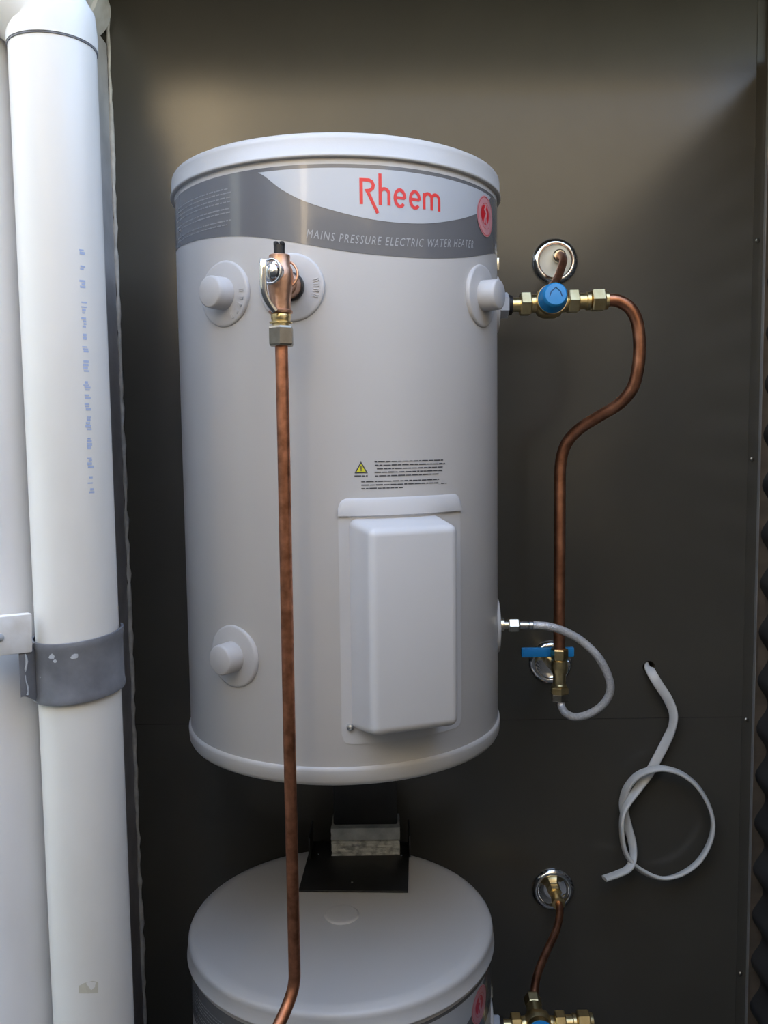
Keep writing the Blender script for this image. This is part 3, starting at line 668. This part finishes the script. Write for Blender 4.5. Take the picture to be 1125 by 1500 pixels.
rn = Vector((0.2650, VYT + .054, 1.9420))
bm = bmesh.new(); tube(bm, catmull([(0.3390, WY - .006, 2.0580), (0.3390, WY - .030, 2.0560), (0.3340, WY - .075, 2.0360), (0.3080, 1.575, 1.9900), (0.2780, 1.510, 1.9580), rn - Vector((0, .012, .003))], 8), .0073, 16)
tag(obj('outlet_pipe', bm, 'copper', smooth=60), 'short copper pipe from upper chrome flange down to the blue-capped valve', 'pipe')

# ball valve and braided hose
bv = thing('ball_valve', 'brass ball valve with blue butterfly handle below the copper supply pipe', 'valve', (0.305, 1.52, 1.25))
def vl(prof, m, name, seg=32): return part(name, new_lathe(prof, (0.3052, 1.52, 0), seg=seg), m, bv)
bm = bmesh.new(); hexnut(bm, (0.3052, 1.52, 1.3270), (0, 0, 1), .0265, .0185, .12, R(15)); part('compression_nut', bm, 'brass', bv, smooth=20)
vl([(0.0105, 1.3270), (0.0140, 1.3245), (0.0150, 1.3140), (0.0140, 1.3040), (0.0115, 1.3000), (0.0110, 1.2830), (0.0130, 1.2810), (0.0130, 1.2780), (0.0100, 1.2770)], 'brass', 'valve_body')
bm = bmesh.new(); hexnut(bm, (0.3054, 1.519, 1.2650), (0, 0.04, 1), .0285, .0120, .15); part('union_nut', bm, 'brass', bv, smooth=20)
part('wall_spigot', new_lathe([(0.0110, 0), (0.0110, 0.196)], (0.3070, 1.526, 1.3030), (0.10, 1, -0.165), 28), 'brass', bv)
hb = part('handle', nbox((0.2420, 1.541, 1.3245), (0.3360, 1.550, 1.3415), 0.002), 'blue_plastic', bv, label='blue butterfly handle')
part('handle_screw', new_lathe([(0.0050, 0), (0.0050, .010), (0.0030, .012), (0, .012)], (0.3230, 1.541, 1.3160), (0, -1, 0), 14), 'steel', hb)
part('stem', new_lathe([(0.0065, 0), (0.0065, .022)], (0.3052, 1.528, 1.3180), (0, 1, 0.35), 16), 'brass', bv)

hs = thing('flexible_hose', 'braided steel hose looping from the ball valve to the upper heater', 'hose', (0.31, 1.46, 1.25))
hp_ = [(0.2350, 1.42, 1.4094), (0.2500, 1.42, 1.4092), (0.2680, 1.42, 1.4070), (0.2933, 1.425, 1.3980), (0.3237, 1.43, 1.3800), (0.3510, 1.43, 1.3530), (0.3690, 1.435, 1.3200), (0.3750, 1.442, 1.2920), (0.3650, 1.452, 1.2650), (0.3440, 1.464, 1.2450), (0.3240, 1.478, 1.2360), (0.3120, 1.494, 1.2370), (0.3075, 1.508, 1.2430), (0.3062, 1.514, 1.2510)]
bm = bmesh.new(); tube(bm, catmull(hp_, 8), .0066, 18); part('braided_tube', bm, 'braid_steel', hs, smooth=60)
part('ferrule', new_lathe([(0.0072, 0), (0.0072, .012), (0.0064, .0125), (0.0064, .0145), (0.0076, .015), (0.0076, .021), (0.0066, .022)], (0.2200, 1.42, 1.4098), (1, 0, -0.01), 24), 'steel', hs)
bm = bmesh.new(); hexnut(bm, (0.2010, 1.42, 1.4105), (1, 0, 0), .0200, .0175, .10, R(0)); part('swivel_nut', bm, 'nickel_brass', hs, smooth=20)
part('tank_nipple', new_lathe([(0.0120, 0), (0.0120, .0085), (0.0075, .0095), (0.0075, .0165)], (0.1850, 1.42, 1.4105), (1, 0, 0), 28), 'nickel_brass', hs)
part('valve_ferrule', new_lathe([(0.0080, 0), (0.0080, .018), (0.0066, .019)], (0.3054, 1.5185, 1.2620), (0.03, -0.22, -1), 24), 'steel', hs)
bm = bmesh.new(); hexnut(bm, (0.3054, 1.5180, 1.2520), (0, .10, 1), .0270, .0130, .15); part('swivel_nut', bm, 'nut_grey', hs, smooth=20)

# ------------------------------------------------------------------ plumbing of the lower heater (only its head shows)
DL = (-0.0150, 0, -1.209)
tv2 = dup(tv, DL, 'brass tempering valve beside the lower heater, fed from the chrome flange above it')
r2 = rn + Vector(DL)
bm = bmesh.new(); tube(bm, catmull([(0.3350, WY - .050, 0.7975), (0.3335, WY - .075, 0.7940), (0.3180, WY - .120, 0.7820), (0.2900, 1.555, 0.7640), (0.2640, 1.505, 0.7500), (r2.x + .0005, r2.y - .012, r2.z - .003)], 8), .0073, 16)
tag(obj('outlet_pipe', bm, 'copper', smooth=60), 'short copper pipe from lower chrome flange to the lower tempering valve', 'pipe')

# ------------------------------------------------------------------ loose flat cable
cab = [(0.5247, 1.745, 1.2570), (0.5222, 1.712, 1.2552), (0.5250, 1.698, 1.2460), (0.5345, 1.693, 1.2289), (0.5536, 1.693, 1.1991), (0.5650, 1.693, 1.1690), (0.5630, 1.695, 1.1396), (0.5515, 1.70, 1.1064), (0.5380, 1.703, 1.0765), (0.5212, 1.703, 1.0447), (0.5010, 1.70, 1.0186), (0.4762, 1.689, 0.9911), (0.4648, 1.684, 0.9687), (0.4627, 1.683, 0.9403), (0.4672, 1.684, 0.9047), (0.4795, 1.685, 0.8760), (0.5071, 1.688, 0.8498), (0.5453, 1.69, 0.8338), (0.5832, 1.69, 0.8416), (0.6174, 1.69, 0.8663), (0.6391, 1.69, 0.9036), (0.6463, 1.69, 0.9428), (0.6369, 1.688, 0.9828), (0.6128, 1.685, 1.0233), (0.5806, 1.681, 1.0512), (0.5457, 1.678, 1.0640), (0.5191, 1.680, 1.0615), (0.4938, 1.688, 1.0465), (0.4772, 1.696, 1.0209), (0.4710, 1.702, 0.9941), (0.4726, 1.705, 0.9705), (0.4810, 1.705, 0.9345), (0.4886, 1.70, 0.9044), (0.4881, 1.69, 0.8770), (0.4751, 1.675, 0.8632), (0.4520, 1.665, 0.8573), (0.4223, 1.655, 0.8530)]
# how far the flat side is turned away from the viewer at each point, degrees
tw = [0, 0, 5, 10, 20, 48, 62, 25, 12, 20, 48, 75, 88, 88, 84, 75, 55, 62, 76, 82, 82, 80, 76, 78, 82, 84, 82, 76, 72, 60, 40, 35, 45, 70, 80, 84, 86]
ct = catmull(cab, 8); twc = []
for i in range(len(ct)):
    f_ = i / 8; k = min(int(f_), len(tw) - 2); twc.append(R(tw[k] + (tw[k + 1] - tw[k]) * (f_ - k)))
sec = []
for k in range(20):
    a = 2 * PI * k / 20; c_, s_ = math.cos(a), math.sin(a)
    sec.append((math.copysign(abs(c_) ** 0.55, c_), 0.42 * math.copysign(abs(s_) ** 0.75, s_)))
bm = bmesh.new(); tube(bm, ct, .0092, prof=sec, twist=twc)
tag(obj('power_cable', bm, 'cable_white', smooth=60), 'loose flat white cable hanging in a loop from a hole in the wall', 'cable')
